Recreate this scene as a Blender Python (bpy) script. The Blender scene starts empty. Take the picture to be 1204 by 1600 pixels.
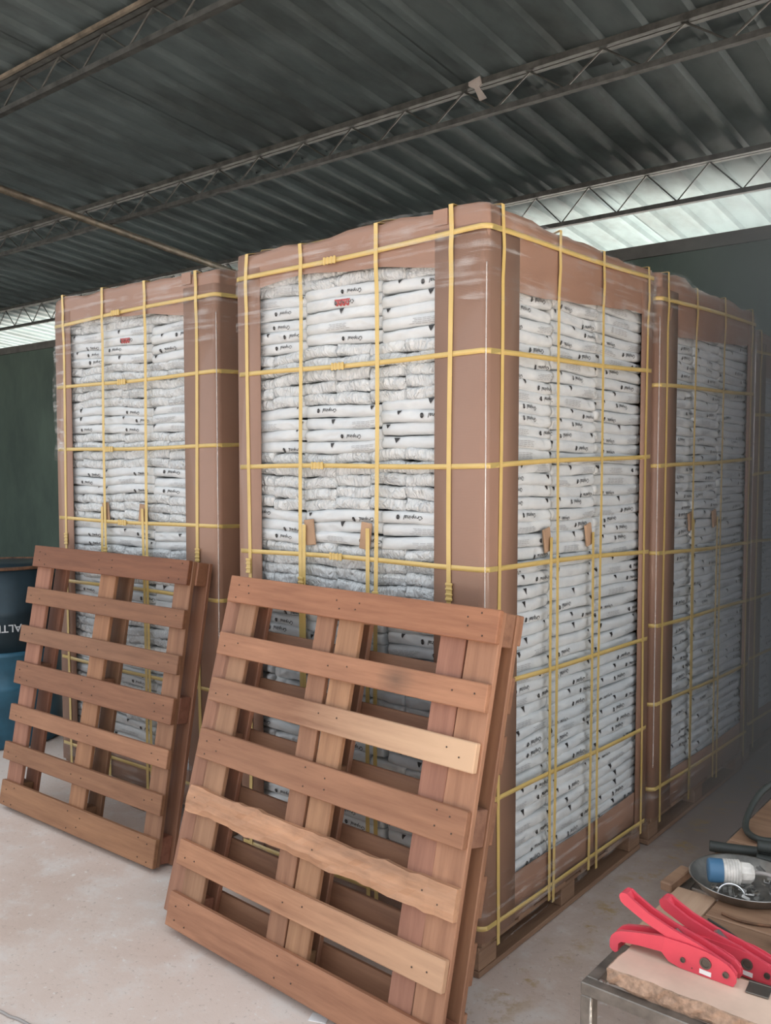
import bpy, bmesh, math, random
from mathutils import Vector, Matrix, noise
R = random.Random(7)
S = bpy.context.scene
COL = S.collection
PI = math.pi

# ------------------------------------------------------------------ camera
def look(loc, yaw, pitch):
    fw = Vector((-math.sin(yaw)*math.cos(pitch), math.cos(yaw)*math.cos(pitch), math.sin(pitch)))
    rt = Vector((math.cos(yaw), math.sin(yaw), 0)); up = rt.cross(fw)
    return Matrix(((rt.x, up.x, -fw.x, loc[0]), (rt.y, up.y, -fw.y, loc[1]), (rt.z, up.z, -fw.z, loc[2]), (0, 0, 0, 1)))
cam = bpy.data.cameras.new('camera'); cam.sensor_fit = 'HORIZONTAL'; cam.sensor_width = 36
cam.lens = 36*1400/1204; cam.clip_start = .05; cam.clip_end = 200
camo = bpy.data.objects.new('camera', cam); COL.objects.link(camo)
camo.matrix_world = look((1.377, -2.136, 1.5), math.radians(39.1), -math.atan(75/1400)); S.camera = camo

# ------------------------------------------------------------------ world, sun, exposure
W = bpy.data.worlds.new('overcast_sky'); S.world = W; W.use_nodes = True
bg = W.node_tree.nodes['Background']; bg.inputs[0].default_value = (.92, .97, 1.03, 1); bg.inputs[1].default_value = 1.4
sun = bpy.data.lights.new('sun', 'SUN'); sun.energy = 110; sun.angle = math.radians(4); sun.color = (1, .95, .88)
suno = bpy.data.objects.new('sun', sun); COL.objects.link(suno)
suno.rotation_euler = (math.radians(-54), 0, math.radians(-12))      # shines from behind the far wall towards the camera side
VS = S.view_settings; VS.view_transform = 'Standard'; VS.look = 'None'; VS.gamma = 1; VS.exposure = 0; VS.use_curve_mapping = False

# ------------------------------------------------------------------ node helpers and materials
class NT:
    def __init__(s, name):
        s.m = bpy.data.materials.new(name); s.m.use_nodes = True; s.t = s.m.node_tree
        s.b = s.t.nodes['Principled BSDF']; s.out = s.t.nodes['Material Output']
    def n(s, typ, **kw):
        x = s.t.nodes.new('ShaderNode'+typ)
        for k, v in kw.items():
            if k.startswith('i_'):
                k = k[2:]; x.inputs[int(k) if k.isdigit() else k].default_value = v
            else: setattr(x, k, v)
        return x
    def l(s, a, b): s.t.links.new(a, b)
    def coord(s, scale=(1, 1, 1), kind='Object', shift=False):
        tc = s.n('TexCoord'); mp = s.n('Mapping'); mp.inputs['Scale'].default_value = scale
        s.l(tc.outputs[kind], mp.inputs[0])
        if shift:
            oi = s.n('ObjectInfo'); mu = s.n('Math', operation='MULTIPLY', i_1=37.0); s.l(oi.outputs['Random'], mu.inputs[0])
            cb = s.n('CombineXYZ'); [s.l(mu.outputs[0], cb.inputs[i]) for i in range(3)]; s.l(cb.outputs[0], mp.inputs['Location'])
        return mp.outputs[0]
    def noise(s, vec, scale, detail=4, rough=.55):
        x = s.n('TexNoise', i_Scale=scale, i_Detail=detail, i_Roughness=rough); s.l(vec, x.inputs['Vector']); return x.outputs['Fac']
    def ramp(s, fac, stops):
        x = s.n('ValToRGB'); e = x.color_ramp.elements
        while len(e) < len(stops): e.new(.5)
        for q, (p, c) in zip(e, stops):
            q.position = p; q.color = (*c, 1) if len(c) == 3 else c
        s.l(fac, x.inputs[0]); return x.outputs[0]
    def mix(s, fac, a, b, mode='MIX'):
        x = s.n('Mix', data_type='RGBA', blend_type=mode)
        for sock, v in ((x.inputs[0], fac), (x.inputs[6], a), (x.inputs[7], b)):
            if hasattr(v, 'is_linked'): s.l(v, sock)
            elif isinstance(v, (int, float)): sock.default_value = v
            else: sock.default_value = (*v, 1)
        return x.outputs[2]
    def math(s, op, a, b=0.0, clamp=False):
        x = s.n('Math', operation=op, use_clamp=clamp)
        for i, v in enumerate((a, b)):
            if hasattr(v, 'is_linked'): s.l(v, x.inputs[i])
            else: x.inputs[i].default_value = v
        return x.outputs[0]
    def bump(s, h, strength=.3, dist=.01):
        x = s.n('Bump', i_Strength=strength, i_Distance=dist); s.l(h, x.inputs['Height']); s.l(x.outputs[0], s.b.inputs['Normal']); return x
    def color(s, c):
        if hasattr(c, 'is_linked'): s.l(c, s.b.inputs['Base Color'])
        else: s.b.inputs['Base Color'].default_value = (*c, 1)
    def set(s, **kw):
        for k, v in kw.items(): s.b.inputs[k.replace('_', ' ')].default_value = v
        return s
M = {}
def simple(name, c, rough=.5, metal=0, var=.12, scale=8, coat=0, bump=0):
    t = NT(name); v = t.coord(shift=True); n = t.noise(v, scale)
    d = tuple(x*(1-var*2) for x in c); u = tuple(min(1, x*(1+var)) for x in c)
    t.color(t.ramp(n, ((.3, d), (.7, u)))); t.set(Roughness=rough, Metallic=metal, Coat_Weight=coat)
    if bump: t.bump(n, bump, .004)
    M[name] = t.m; return t

t = NT('bag_plastic'); v = t.coord(shift=True)
t.color(t.ramp(t.noise(v, 14), ((.3, (.53, .56, .575)), (.7, (.61, .635, .64)))))
t.set(Roughness=.36, Specular_IOR_Level=.5); t.bump(t.noise(v, 55, 3), .22, .006); M['bag'] = t.m
t = NT('bag_end_plastic'); v = t.coord(shift=True)
t.color(t.ramp(t.noise(v, 14), ((.3, (.55, .575, .585)), (.7, (.64, .665, .665))))); t.set(Roughness=.27, Specular_IOR_Level=.6)
va = t.n('VectorMath', operation='ADD'); dn = t.n('TexNoise', i_Scale=11.0, i_Detail=2.0); t.l(v, dn.inputs['Vector']); sc_ = t.n('VectorMath', operation='SCALE'); t.l(dn.outputs['Color'], sc_.inputs[0]); sc_.inputs['Scale'].default_value = .09
t.l(t.coord((1.5, 1, .45), shift=True), va.inputs[0]); t.l(sc_.outputs[0], va.inputs[1])
rg = t.noise(va.outputs[0], 38, 3, .5); t.bump(t.math('ABSOLUTE', t.math('SUBTRACT', rg, .5)), .9, .03); M['bag_end'] = t.m
simple('black_ink', (.02, .018, .018), .5, var=.0)
simple('grey_ink', (.36, .37, .38), .5, var=.0)
simple('red_ink', (.42, .06, .06), .5, var=.0)
t = NT('cardboard'); v = t.coord((1, 1, 1), shift=True)
flute = t.n('TexWave', wave_type='BANDS', bands_direction='Z', i_Scale=70, i_Distortion=.4); t.l(v, flute.inputs[0])
c = t.ramp(t.noise(v, 3, 5), ((.25, (.265, .150, .102)), (.75, (.315, .182, .125))))
t.color(c); t.set(Roughness=.55, Coat_Weight=.3, Coat_Roughness=.12); t.bump(t.math('ADD', t.math('MULTIPLY', flute.outputs['Fac'], .25), t.noise(v, 5, 3)), .07, .006); M['card'] = t.m
simple('bare_cardboard', (.42, .27, .17), .8)
t = NT('yellow_strap'); v = t.coord((1, 1, 1))
t.color(t.ramp(t.noise(v, 6), ((.3, (.54, .385, .12)), (.7, (.64, .47, .18))))); t.set(Roughness=.4, Coat_Weight=.2); M['strap'] = t.m
def film(name, lo, hi, sx):
    t = NT(name); v = t.coord((sx, sx, 30)); nz = t.noise(v, 1.4, 5, .6); w = t.noise(t.coord((7, 7, 7)), 1.6, 4)
    t.color((.82, .82, .8)); t.set(Roughness=.16, Specular_IOR_Level=.8)
    t.bump(t.math('ADD', nz, t.math('MULTIPLY', w, 1.5)), .22, .012)
    tr = t.n('BsdfTransparent'); ms = t.n('MixShader')
    f = t.ramp(t.math('MULTIPLY', nz, t.math('ADD', w, .5)), ((.50, (lo,)*3), (.80, (hi,)*3)))
    t.l(f, ms.inputs[0]); t.l(tr.outputs[0], ms.inputs[1]); t.l(t.b.outputs[0], ms.inputs[2]); t.l(ms.outputs[0], t.out.inputs[0]); M[name] = t.m
film('stretch_film', .0, .36, 1.2)
film('bunched_film', .04, .6, 6.0)
t = NT('highlight_film'); t.color((.85, .83, .8)); t.set(Roughness=.12, Specular_IOR_Level=1.0, Coat_Weight=1.0, Coat_IOR=2.0); tr = t.n('BsdfTransparent'); ms = t.n('MixShader'); t.l(t.ramp(t.noise(t.coord((1, 1, 3)), 2, 4), ((.3, (.1,)*3), (.7, (.65,)*3))), ms.inputs[0]); t.l(tr.outputs[0], ms.inputs[1]); t.l(t.b.outputs[0], ms.inputs[2]); t.l(ms.outputs[0], t.out.inputs[0]); M['highlight_film'] = t.m  # pale glossy colour for the painted corner highlights
def wood(name, base, dark, grain=1.0, rough=.62):
    t = NT(name); v = t.coord((1.2, 16, 16), shift=True)
    g = t.noise(v, 2.2*grain, 6, .65); w = t.noise(t.coord((2.2, 5, 5), shift=True), 1.5, 3)
    c = t.ramp(g, ((.25, dark), (.62, base), (.85, tuple(min(1, x*1.18) for x in base))))
    oi = t.n('ObjectInfo'); hs = t.n('HueSaturation'); t.l(c, hs.inputs['Color'])
    t.l(t.math('ADD', t.math('MULTIPLY', oi.outputs['Random'], .4), .84), hs.inputs['Value'])
    c2 = t.mix(t.math('MULTIPLY', w, .55), hs.outputs[0], tuple(x*.62 for x in base))
    at = t.n('Attribute', attribute_type='OBJECT', attribute_name='tint')       # a board's timber tone, plus shade painted into recessed back layers
    c3 = t.mix(1.0, c2, at.outputs['Color'], 'MULTIPLY')
    # pale sapwood running along some boards
    sap = t.n('Attribute', attribute_type='OBJECT', attribute_name='sap'); sx = t.n('SeparateXYZ'); t.l(t.coord(), sx.inputs[0])
    f = t.math('MULTIPLY', t.math('ADD', t.math('MULTIPLY', sx.outputs[0], 1.6), t.math('MULTIPLY', g, .5)), sap.outputs['Fac'], True)
    c4 = t.mix(f, c3, (.62, .41, .26))
    kn = t.n('Attribute', attribute_type='OBJECT', attribute_name='knot'); gr = t.n('VectorMath', operation='DISTANCE'); t.l(t.coord((1, 1.6, 1.6)), gr.inputs[0]); t.l(kn.outputs['Vector'], gr.inputs[1])
    kf = t.ramp(t.math('ADD', gr.outputs['Value'], t.math('MULTIPLY', g, .05)), ((.02, (.85,)*3), (.1, (0,)*3)))
    c5 = t.mix(kf, c4, (.12, .07, .045))
    t.color(c5); t.set(Roughness=rough); t.bump(g, .25, .003); M[name] = t.m
wood('pallet_wood', (.39, .195, .110), (.21, .09, .048))
wood('bark_wood', (.45, .235, .14), (.15, .07, .04), .8)
wood('old_wood', (.30, .18, .11), (.17, .09, .055))
wood('pale_wood', (.56, .38, .26), (.42, .26, .17))
simple('rough_fibre', (.36, .24, .17), .9, scale=90, var=.2, bump=.8)
simple('pale_board', (.74, .54, .42), .8, scale=7, var=.1, bump=.15)
simple('nail_steel', (.10, .075, .06), .5, .6)
t = simple('red_paint', (.72, .07, .105), .38, var=.06, coat=.35)
simple('dark_steel', (.17, .15, .13), .4, .7)
simple('steel', (.45, .44, .42), .35, .9, var=.2, scale=20)
simple('frame_steel', (.23, .205, .18), .42, .55, var=.25, scale=18, bump=.15)
simple('weld_metal', (.75, .74, .70), .3, .9, scale=90, bump=.6)
simple('chrome', (.85, .87, .88), .12, 1)
simple('white_sticker', (.85, .85, .85), .5, var=.02)
simple('blue_plastic', (.06, .16, .28), .45, var=.1)
simple('white_plastic', (.70, .67, .62), .5, var=.18, scale=35)
simple('black_rubber', (.035, .04, .036), .55, var=.15)
simple('grey_plastic', (.36, .33, .31), .6)
simple('drum_blue', (.035, .13, .20), .4, .2, var=.25, scale=5)
simple('drum_dark', (.022, .045, .06), .45, .2, var=.2, scale=5)
simple('rust', (.17, .085, .045), .8, scale=30, var=.35)
simple('white_letter', (.62, .66, .68), .6, var=.05)
simple('truss_steel', (.085, .088, .083), .55, .4, var=.25, scale=14)
simple('bright_steel', (.25, .21, .16), .5, .3, var=.3, scale=10)
t = NT('roof_sheet'); v = t.coord((1, .25, 1), 'Generated'); vo = t.coord((1.3, .5, 1), shift=True)
soot = t.ramp(t.noise(t.coord((1.0, .55, 1), shift=True), 2.2, 5, .65), ((.42, (0,)*3), (.66, (.5,)*3)))
t.color(t.mix(soot, t.mix(t.noise(vo, 9, 5), (.082, .112, .120), (.15, .19, .198)), (.035, .036, .034))); t.set(Roughness=.55, Metallic=.0, Specular_IOR_Level=.15); t.bump(t.noise(t.coord((3, .6, 3)), 3, 3), .2, .01); M['roof'] = t.m
t = NT('green_plaster'); v = t.coord()
st = t.noise(t.coord((1, 1, .5)), 1.6, 6, .62)
t.color(t.mix(t.ramp(st, ((.35, (0,)*3), (.7, (1,)*3))), (.06, .088, .074), (.10, .145, .116))); t.set(Roughness=.75); t.bump(t.noise(v, 9, 5), .3, .01); M['wall'] = t.m
simple('dark_strip', (.12, .12, .11), .85)
simple('dark_ground', (.075, .06, .05), .9, scale=1.5, var=.06)
simple('pale_bounce', (.80, .76, .72), .9, scale=1.5, var=.06)
t = NT('floor_concrete'); v = t.coord()
a = t.noise(v, .9, 6, .6); b = t.noise(v, 7, 6, .68); c = t.noise(v, 55, 4, .7)
base = t.mix(t.ramp(a, ((.35, (0,)*3), (.68, (1,)*3))), (.60, .475, .405), (.75, .655, .595))
base = t.mix(t.ramp(b, ((.50, (0,)*3), (.68, (.85,)*3))), base, (.70, .645, .60))                    # lime-like dust
base = t.mix(t.ramp(t.noise(v, 26, 5, .75), ((.60, (0,)*3), (.68, (.9,)*3))), base, (.76, .72, .68))
base = t.mix(t.ramp(c, ((.30, (.55,)*3), (.40, (0,)*3))), base, (.24, .175, .14))
sp = t.n('SeparateXYZ'); t.l(v, sp.inputs[0])
# aisle beside the loads darkened: dirt and shade painted into the colour
aisle = t.math('MULTIPLY', t.math('SUBTRACT', t.math('ADD', t.math('MULTIPLY', sp.outputs[0], 1.0), t.math('MULTIPLY', sp.outputs[1], .8)), t.math('MULTIPLY', b, .6)), 1.1, True)
base = t.mix(t.math('MULTIPLY', aisle, .85), base, (.23, .175, .14))
line = t.math('SUBTRACT', 1.0, t.math('MULTIPLY', t.math('ABSOLUTE', t.math('SUBTRACT', sp.outputs[0], .10)), 11.0), True)
wear = t.ramp(t.noise(t.coord((1, 1, 1)), 9, 5, .7), ((.52, (0,)*3), (.62, (1,)*3)))
base = t.mix(t.math('MULTIPLY', t.math('MULTIPLY', line, wear), .75), base, (.42, .27, .07))
t.color(base); t.set(Roughness=.8); t.bump(t.math('ADD', b, t.math('MULTIPLY', c, .35)), .35, .006); M['floor'] = t.m

# ------------------------------------------------------------------ object helpers
def link(name, me, mats, parent=None, smooth=False):
    if not isinstance(mats, (list, tuple)): mats = [mats]
    if not me.materials:
        for m in mats: me.materials.append(M[m] if isinstance(m, str) else m)
    if smooth: me.polygons.foreach_set('use_smooth', [True]*len(me.polygons))
    o = bpy.data.objects.new(name, me); COL.objects.link(o)
    if parent: o.parent = parent
    o['tint'] = (1.0, 1.0, 1.0); o['sap'] = 0.0; o['knot'] = (9.0, 9.0, 9.0)
    return o
def pyd(name, V, F, mats, parent=None, smooth=False, mi=None):
    me = bpy.data.meshes.new(name); me.from_pydata(V, [], F)
    if mi: me.polygons.foreach_set('material_index', mi)
    me.update(); return link(name, me, mats, parent, smooth)
def fin(name, bm, mats, parent=None, smooth=False):
    bmesh.ops.recalc_face_normals(bm, faces=bm.faces)
    me = bpy.data.meshes.new(name); bm.to_mesh(me); bm.free(); return link(name, me, mats, parent, smooth)
def empty(name, loc=(0, 0, 0), label=None, cat=None, group=None, kind=None):
    o = bpy.data.objects.new(name, None); COL.objects.link(o); o.location = loc; o.empty_display_size = .1
    return tag(o, label, cat, group, kind)
def tag(o, label=None, cat=None, group=None, kind=None):
    for k, v in (('label', label), ('category', cat), ('group', group), ('kind', kind)):
        if v: o[k] = v
    return o
def add_box(bm, c, d, rot=None, bev=0):
    g = bmesh.ops.create_cube(bm, size=1); vs = g['verts']
    bmesh.ops.scale(bm, vec=d, verts=vs)
    if bev:
        es = list({e for v in vs for e in v.link_edges})
        vs = bmesh.ops.bevel(bm, geom=es, offset=bev, segments=1, affect='EDGES')['verts'] ; vs = list(set(vs))
    if rot: bmesh.ops.rotate(bm, cent=(0, 0, 0), matrix=rot, verts=vs)
    bmesh.ops.translate(bm, vec=c, verts=vs); return vs
def box(name, c, d, mats, parent=None, bev=.0, rot=None):
    bm = bmesh.new(); add_box(bm, c, d, rot, bev); return fin(name, bm, mats, parent)
def tube(bm, pts, r, n=8, closed=False):
    pts = [Vector(p) for p in pts]; N = len(pts); rings = []
    prev = None
    for i, p in enumerate(pts):
        a = pts[(i-1) % N] if (closed or i) else p; b = pts[(i+1) % N] if (closed or i < N-1) else p
        d = (b-a).normalized()
        u = (prev - d*prev.dot(d)) if prev else d.cross(Vector((0, 0, 1)) if abs(d.z) < .9 else Vector((1, 0, 0)))
        u.normalize(); prev = u; w = d.cross(u)
        rr = r(i/(N-1)) if callable(r) else r
        rings.append([bm.verts.new(p+u*rr*math.cos(2*PI*k/n)+w*rr*math.sin(2*PI*k/n)) for k in range(n)])
    for i in range(N if closed else N-1):
        A, B = rings[i], rings[(i+1) % N]
        for k in range(n): bm.faces.new((A[k], A[(k+1) % n], B[(k+1) % n], B[k]))
    if not closed: bm.faces.new(rings[0][::-1]); bm.faces.new(rings[-1])
def smooth_path(pts, n=6):
    P = [Vector(p) for p in pts]; out = []
    for i in range(len(P)-1):
        a, b, c, d = P[max(i-1, 0)], P[i], P[i+1], P[min(i+2, len(P)-1)]
        for k in range(n):
            s = k/n; out.append(.5*((2*b)+(c-a)*s+(2*a-5*b+4*c-d)*s*s+(3*b-a-3*c+d)*s**3))
    out.append(P[-1]); return out
def lathe(bm, prof, n=24, c=(0, 0, 0), M4=None):
    vs = []
    for r, z in prof: vs.append([bm.verts.new((r*math.cos(2*PI*k/n), r*math.sin(2*PI*k/n), z)) for k in range(n)])
    for A, B in zip(vs, vs[1:]):
        for k in range(n): bm.faces.new((A[k], A[(k+1) % n], B[(k+1) % n], B[k]))
    if prof[0][0] > 1e-5: bm.faces.new(vs[0][::-1])
    if prof[-1][0] > 1e-5: bm.faces.new(vs[-1])
    al = [v for r in vs for v in r]
    if M4: bmesh.ops.transform(bm, matrix=M4, verts=al)
    bmesh.ops.translate(bm, vec=c, verts=al)
def prism(bm, poly, y0, y1):
    """polygon in x,z extruded from y0 to y1"""
    a = [bm.verts.new((x, y0, z)) for x, z in poly]; b = [bm.verts.new((x, y1, z)) for x, z in poly]
    n = len(poly); fs = [bm.faces.new(a), bm.faces.new(b[::-1])]
    for i in range(n): bm.faces.new((a[i], b[i], b[(i+1) % n], a[(i+1) % n]))
    return fs
def lerp_tab(tab, x):
    if x <= tab[0][0]: return tab[0][1]
    for (a, b), (c, d) in zip(tab, tab[1:]):
        if x <= c: return b+(d-b)*(x-a)/(c-a)
    return tab[-1][1]

# ------------------------------------------------------------------ the setting
ROOF = lambda y: 3.5-.106*(y-4.2)
SL = math.atan(.106)
pyd('floor', [(-14, -4.6, 0), (2.1, -4.6, 0), (2.1, 4.2, 0), (-14, 4.2, 0)], [(0, 1, 2, 3)], 'floor')['kind'] = 'structure'
pyd('ground', [(-60, -60, -.03), (60, -60, -.03), (60, 4.2, -.03), (-60, 4.2, -.03)], [(0, 1, 2, 3)], 'dark_ground')['kind'] = 'structure'  # unseen ground, made dark to cut its bounce into the front
o = pyd('bounce_ground', [(-60, 4.2, -.03), (60, 4.2, -.03), (60, 60, -.03), (-60, 60, -.03)], [(0, 1, 2, 3)], 'pale_bounce'); o['kind'] = 'structure'; o['label'] = 'unseen ground beyond the back wall, made pale to bounce light'  # unseen ground, made pale to bounce sun onto the roof underside
bpy.data.objects['ground']['label'] = 'unseen ground before the open front of the shed, made dark to cut bounce'
def slab(name, c, d, m): o = box(name, c, d, m); o['kind'] = 'structure'; return o
slab('wall_back', (-5.95, 4.28, 1.5), (16.1, .16, 3.0), 'wall')
slab('trim_1', (-5.95, 4.275, 3.045), (16.1, .19, .09), 'dark_strip')  # dark strip along the top of the back wall
slab('yard_light_blocker', (-5, 10, .9), (50, .2, 1.8), 'wall')  # unseen wall added to keep ground bounce off the inner roof
slab('wall_left', (-14.08, 0, 1.85), (.16, 8.6, 3.7), 'wall')
slab('wall_right_blocker', (2.13, 2.7, 1.7), (.16, 3.0, 3.4), 'wall')  # unseen side wall, placed to limit light in the aisle
ceil = empty('ceiling', (0, 0, 0), kind='structure', label='dark corrugated steel roof seen from below')
# one sheet: four ribs in 0.94 m, made once, shared
PITCH = .235
def sheet_mesh(L):
    prof = []; w = .94
    for k in range(4):
        x = k*PITCH
        prof += [(x+.0, 0), (x+.155, 0), (x+.172, -.026), (x+.215, -.026)]
    prof += [(w, 0), (w+.06, 0)]
    V = []; F = []; n = len(prof)
    for j, y in enumerate((-L/2, -L/4, 0, L/4, L/2)):
        for x, z in prof: V.append((x, y, z))
    for j in range(4):
        for i in range(n-1): F.append((j*n+i, j*n+i+1, (j+1)*n+i+1, (j+1)*n+i))
    me = bpy.data.meshes.new('roof_sheet'); me.from_pydata(V, [], F); me.update(); return me
me = sheet_mesh(2.95)
for r, yc in enumerate((1.12, 3.97, 6.75)):
    for k in range(17):
        o = link('roof_sheet', me, 'roof', ceil)
        o.location = (-13.9+.94*k, yc, ROOF(yc)+.004*(k % 2)-.006*(r % 2)+R.uniform(-.002, .002)); o.rotation_euler = (-SL+R.uniform(-.001, .001), 0, 0)
def truss(y, label, depth=.17, m='truss_steel'):
    z1 = ROOF(y)-.055; z0 = z1-depth
    e = empty('roof_truss', (-5.9, y, z0), kind='structure', label=label)
    for s in (-1, 1):
        box('chord', (0, s*.022, depth), (16.0, .034, .034), m, e); 
    box('chord', (0, 0, 0), (16.0, .04, .03), m, e)
    bm = bmesh.new(); pts = []
    n = 74
    for i in range(n+1): pts.append((-7.95+15.9*i/n, 0, depth-.012 if i % 2 else .012))
    tube(bm, pts, .0065, 5); fin('zigzag_bar', bm, m, e)
    return e
tl = truss(.73, 'steel lattice roof beam at the upper left with sunlit bits drawn as a pale strip')
box('sunlit_strip', (0, -.06, .16), (16.0, .02, .02), 'bright_steel', tl)  # pale strip added for sunlit bits along the top chord
truss(2.25, 'steel lattice roof beam crossing above the nearest load')
truss(3.83, 'steel lattice roof beam in front of the bright strip over the wall', .24)
truss(5.6, 'steel lattice roof beam beyond the back wall')
bm = bmesh.new(); tube(bm, [(-5.1, y, ROOF(y)-.27) for y in (-4, 0, 4.1)], .03, 8); p = fin('roof_pipe', bm, 'bright_steel', None, True)
tag(p, 'thin brown conduit pipe running under the dark roof at the left', 'pipe')
# pale flap hanging from the middle beam
bm = bmesh.new(); V0 = [(-.03, 0, 0), (.03, 0, .012), (.035, .01, -.02), (.02, .01, -.03), (.055, .015, -.085), (.02, .015, -.09), (-.005, .01, -.03), (-.03, 0, -.018)]
a = [bm.verts.new((x, y-.004, z)) for x, y, z in V0]; b = [bm.verts.new((x, y+.004, z)) for x, y, z in V0]
bm.faces.new(a); bm.faces.new(b[::-1]); [bm.faces.new((a[i], b[i], b[(i+1) % 8], a[(i+1) % 8])) for i in range(8)]
o = fin('plastic_scrap', bm, 'grey_plastic'); o.location = (-1.50, 2.20, 3.66); o.scale = (1.25,)*3
tag(o, 'small pale scrap of plastic hanging from the roof beam', 'scrap')

# ------------------------------------------------------------------ bags (meshes shared by all loads)
def glyphs(text, size, shear=.22):
    cu = bpy.data.curves.new('ink', 'FONT'); cu.body = text; cu.size = size; cu.shear = shear; cu.resolution_u = 1; cu.align_x = 'LEFT'; cu.offset = size*.012
    ob = bpy.data.objects.new('ink', cu); COL.objects.link(ob); dg = bpy.context.evaluated_depsgraph_get(); dg.update()
    m = bpy.data.meshes.new_from_object(ob.evaluated_get(dg)); V = [(v.co.x, v.co.y) for v in m.vertices]; F = [tuple(p.vertices) for p in m.polygons]
    bpy.data.objects.remove(ob); bpy.data.meshes.remove(m); bpy.data.curves.remove(cu); return V, F
WORD = glyphs('Cropinal', .0178); WL = max(x for x, y in WORD[0])
def ring(r, r2, n=14):
    V = []; F = []
    for k in range(n):
        a = 2*PI*k/n; V += [(r*math.cos(a)*.85, r*math.sin(a)), (r2*math.cos(a)*.85, r2*math.sin(a))]
    for k in range(n): F.append((2*k, 2*k+1, (2*k+3) % (2*n), (2*k+2) % (2*n)))
    return V, F
def bag_mesh(L, h, nx, nz, seed, ends, prints=()):
    rr = random.Random(seed)
    wob = [rr.uniform(-1, 1) for _ in range(6)]
    def dep(s, t):
        x = s*L/2; z = t*h/2
        d = (.013 if ends else .010)*max(0, 1-abs(t)**3.2)**.55*max(0, 1-abs(s)**(40 if not ends else 6))**.5
        k = seed*13.7
        d += .006*noise.noise((x*9+k, z*30, 1))*(1-t*t)
        d += .0035*(1-abs(noise.noise((x*18+k, z*55+x*25*wob[0], 5)))*2.2)*(1-t*t)
        edge = max(0, (abs(s)-.72)/.28)
        if ends: d += .008*noise.noise((x*85+z*40*wob[1]+k, z*22, 9))*(1-t**4)*(.5+edge) - .003
        else: d += .006*edge*noise.noise((x*130+k, z*20, 3))*(1-t**4)
        return d
    def zz(s, t): return t*h/2*(1.06-.10*abs(s)**4)+h*.09*math.sin(s*2.3+wob[2]*3)+.0022*noise.noise((s*4+seed, t, 2))
    V = []; F = []; mi = []
    for j in range(nz+1):
        t_ = -1+2*j/nz; t_ = math.copysign(abs(t_)**.75, t_)
        for i in range(nx+1):
            s_ = -1+2*i/nx; s_ = math.copysign(abs(s_)**.85, s_)
            V.append((s_*L/2, -dep(s_, t_), zz(s_, t_)))
    w = nx+1
    for j in range(nz):
        for i in range(nx): F.append((j*w+i, j*w+i+1, (j+1)*w+i+1, (j+1)*w+i)); mi.append(0)
    rim = list(range(w))+[j*w+nx for j in range(1, nz+1)]+[nz*w+i for i in range(nx-1, -1, -1)]+[j*w for j in range(nz-1, 0, -1)]
    b0 = len(V)
    for q in rim: x, y, z = V[q]; V.append((x*.985, .13, z*.9))
    n = len(rim)
    for k in range(n): F.append((rim[k], b0+k, b0+(k+1) % n, rim[(k+1) % n])); mi.append(0)
    F.append(tuple(b0+k for k in range(n))[::-1]); mi.append(0)
    def put(PV, PF, x0, z0, m, rot=True):
        base = len(V)
        for x, z in PV:
            X = x0-x if rot else x0+x; Z = z0-z if rot else z0+z
            s_ = max(-.99, min(.99, X/(L/2))); t_ = max(-.97, min(.97, Z/(h/2)))
            V.append((X, -dep(s_, t_)-.0022, zz(s_, t_)))
        for f in PF: F.append(tuple(base+i for i in (f[::1])) if True else f); mi.append(m)
    for p in prints:
        k, x0, z0 = p[:3]
        if k == 'word':
            put(*WORD, x0, z0, 1); rv, rf = ring(.0072, .0042); put([(x+WL+.019, y+.0065) for x, y in rv], rf, x0, z0, 1)
            put([(WL+.0165, .002), (WL+.0215, .002), (WL+.0215, .011), (WL+.0165, .011)], [(0, 1, 2, 3)], x0, z0, 1)
        if k == 'fine':
            for r in range(4):
                l = rr.uniform(.03, .06); n_ = 5
                for q in range(n_):
                    xa = (q/n_-.5)*2*l; xb = xa+2*l/n_*.8
                    put([(xa, r*.0048), (xb, r*.0048), (xb, r*.0048+.0016), (xa, r*.0048+.0016)], [(0, 1, 2, 3)], x0, z0, 2)
        if k == 'tri':
            a = p[3]*.85; put([(-a, 0), (a, 0), (0, a*1.7), (a*.5, a*.85), (-a*.5, a*.85)], [(0, 1, 3, 4), (4, 3, 2)], x0, z0, 1)
        if k == 'red':
            for q in range(4):
                rv, rf = ring(.010, .004, 8); put([(x+q*.016, y) for x, y in rv], rf, x0, z0, 3)
            put([(-.01, -.011), (.058, -.011), (.058, -.006), (-.01, -.006)], [(0, 1, 2, 3)], x0, z0, 3)
    me = bpy.data.meshes.new('bag'); me.from_pydata(V, [], F); me.polygons.foreach_set('material_index', mi)
    me.polygons.foreach_set('use_smooth', [True]*len(F)); me.update()
    for k in ('bag_end' if ends else 'bag', 'black_ink', 'grey_ink', 'red_ink'): me.materials.append(M[k])
    return me
BH = .0372
def longs(L, base):
    e = L/2
    P = [(('word', .10, .006), ('fine', -.09, .004)), (('word', -.02, .007), ('tri', .13, .016, .010)), (('tri', -.04, .015, .011), ('fine', .09, .003)),
         (('word', .14, -.004), ('tri', -.14, .015, .009)), (('word', .15, .003), ('tri', -.02, .014, .010)), (('fine', -.02, .004), ('tri', .15, .013, .008)),
         (('word', .03, .007), ('red', -.06, .004)), (('word', .09, .002),), (('word', .17, .006), ('fine', -.03, .004), ('tri', -.15, .014, .01)), (('tri', -.11, .015, .012), ('tri', .12, .016, .006)),
         (('fine', .1, .004), ('word', -.03, -.005)), (('word', .06, .008), ('tri', -.10, .016, .009)), (('tri', .0, .016, .012),), (('fine', .0, .002),)]
    return [bag_mesh(L, BH, 40, 8, base+i, False, p) for i, p in enumerate(P)]
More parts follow.
